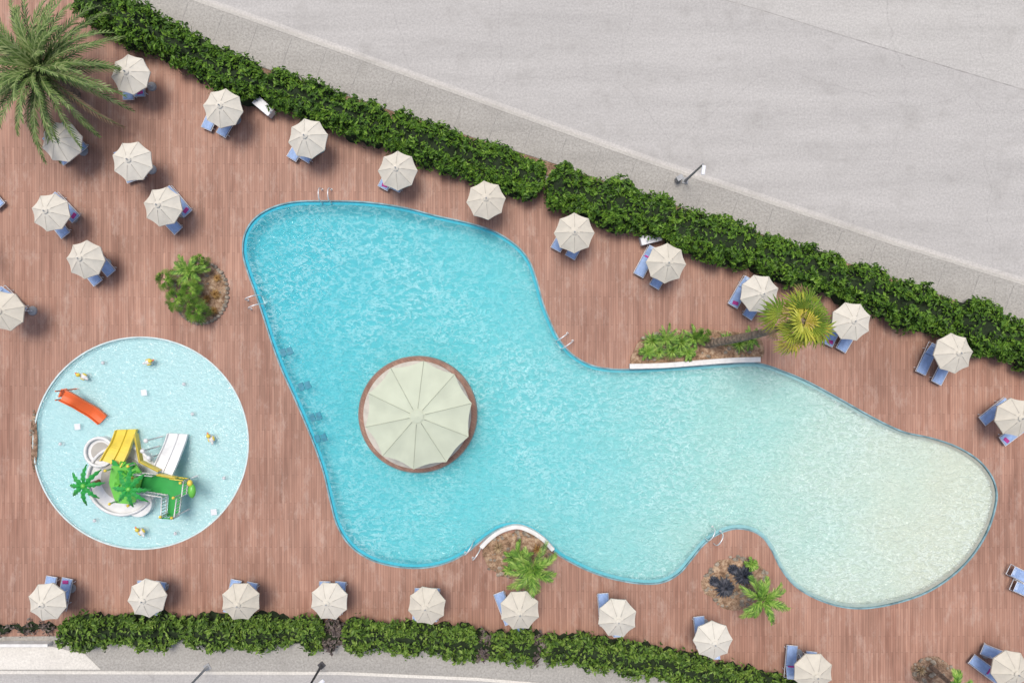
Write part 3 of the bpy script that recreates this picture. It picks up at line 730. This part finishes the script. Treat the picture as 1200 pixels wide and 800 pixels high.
rail((164,553),(186,555),mat=4,nb=6); rail((206,558),(222,560),mat=1,nb=4); rail((222,560),(220,578),mat=4,nb=5)
m.obj('railing',PM,ps)
m=MB()
for a,b,mt in (((158,508),(164,540),1),((163,540),(186,552),1),((184,556),(206,560),1)):
    A=P(*a,1.6);B=P(*b,1.6); d=B-A; q=(A+B)/2; m.box((q.x,q.y,1.5),(d.length,0.1,0.45),math.atan2(d.y,d.x),mt,bev=0.03)
for x,y in ((172,516),(168,528),(175,536)):
    p=P(x,y,1.7); m.tube([(p.x,p.y,-0.3),(p.x,p.y,1.8)],0.05,8,4); m.ell((p.x,p.y,1.8),(0.14,0.14,0.1),4,8,5)
p=P(225,575,1.6); m.ell((p.x,p.y,1.6),(0.22,0.42,0.18),3,10,6); m.ell((p.x-0.1,p.y+0.45,1.65),(0.16,0.2,0.14),1,10,6)
m.obj('panels',PM,ps)
m=MB(); slide(m,[(149,503,0.05),(146,512,0.35),(140,526,0.9),(131,543,1.3)],1.15,0.2,1,2); m.obj('yellow_slide',PM,ps)
m=MB(); slide(m,[(209,508,0.05),(206,518,0.3),(199,535,0.85),(191,553,1.15)],1.1,0.16,4,2); m.obj('white_slide',PM,ps)
m=MB(); toypalm(m,98,569,2.0,1.1,(118,563)); m.obj('toy_palm',PM,ps)
m=MB(); toypalm(m,151,573,2.5,1.15,(160,568)); m.obj('toy_palm',PM,ps)
m=MB()
for i in range(14):
    az=i*2.4; q=P(145+U(-9,9),555+U(-12,10),1.35); h=Vector((math.cos(az),math.sin(az),0)); s=Vector((-h.y,h.x,0))*0.16; L=U(.4,.65)
    m.add([q,q+h*L*.5+s+Vector((0,0,.15)),q+h*L,q+h*L*.5-s+Vector((0,0,.15))],[(0,1,2,3)],2 if i%2 else 3)
m.obj('jungle_leaves',PM,ps)
m=MB(); slide(m,[(121,492,0.0),(110,483,0.12),(98,476,0.45),(86,469,0.85),(74,463,1.0)],0.62,0.16,0)
q=P(75,463,0.9)
for dx,dy in ((-.3,-.25),(-.3,.25),(.1,-.3),(.1,.3)): m.tube([(q.x+dx,q.y+dy,-0.3),(q.x+dx,q.y+dy,1.2 if dx<0 else 0.9)],0.04,8,0)
for k in range(4): m.box((q.x-0.36-0.04*(3-k),q.y+0.1,0.2*k+0.05),(0.1,0.5,0.05),-0.4,0,bev=0.01)
m.obj('children_slide',PM)
def duck(x,y,a):
    p=P(x,y,0.25); m=MB(); m.ell((0,0,0.12),(0.27,0.17,0.17),0); m.ell((0.2,0,0.38),(0.13,0.12,0.13),1); m.tube([(0.12,0,0.15),(0.2,0,0.36)],[0.1,0.08],8,0)
    m.ell((0.35,0,0.36),(0.08,0.05,0.025),2,8,5); m.ell((-0.27,0,0.2),(0.1,0.07,0.06),0,8,5); m.tube([(0,0,-0.35),(0,0,0.05)],[0.2,0.12],10,0)
    for s in (-1,1): m.ell((-0.02,0.15*s,0.15),(0.16,0.05,0.1),1,8,5); m.ell((0.27,0.07*s,0.43),(0.025,)*3,3,6,4)
    o=m.obj('toy_duck',[Wh,Ye,Or,M_darkp]); o.location=(p.x,p.y,0.05); o.rotation_euler[2]=a
duck(97,441,2.6); duck(174,424,0.3); duck(247,514,1.9); duck(165,623,2.2)
# ------------------------------------------------------------ camera, light
cam=bpy.data.cameras.new('camera'); co=bpy.data.objects.new('camera',cam); scene.collection.objects.link(co)
co.location=(0,0,H); co.rotation_euler=(0,0,0); cam.sensor_width=36; cam.lens=36*H/60.0; cam.clip_end=1500; scene.camera=co
EL=math.radians(74); AZ=math.radians(-15)
d=Vector((math.sin(AZ)*math.cos(EL),math.cos(AZ)*math.cos(EL),math.sin(EL)))
sl=bpy.data.lights.new('sun','SUN'); sl.energy=2.3; sl.angle=math.radians(22); sl.color=(1.0,0.95,0.88)
so_=bpy.data.objects.new('sun',sl); scene.collection.objects.link(so_); so_.rotation_euler=d.to_track_quat('Z','Y').to_euler(); so_.location=d*100
w=bpy.data.worlds.new("World"); scene.world=w; w.use_nodes=True; nt=w.node_tree
bg=nt.nodes['Background']; sk=nt.nodes.new('ShaderNodeTexSky'); sk.sky_type='NISHITA'; sk.sun_disc=False; sk.sun_elevation=EL; sk.sun_rotation=AZ
sk.dust_density=4.0; sk.air_density=1.0
nt.links.new(sk.outputs[0],bg.inputs[0]); bg.inputs[1].default_value=0.15
scene.view_settings.view_transform='Standard'; scene.view_settings.look='None'; scene.view_settings.exposure=0
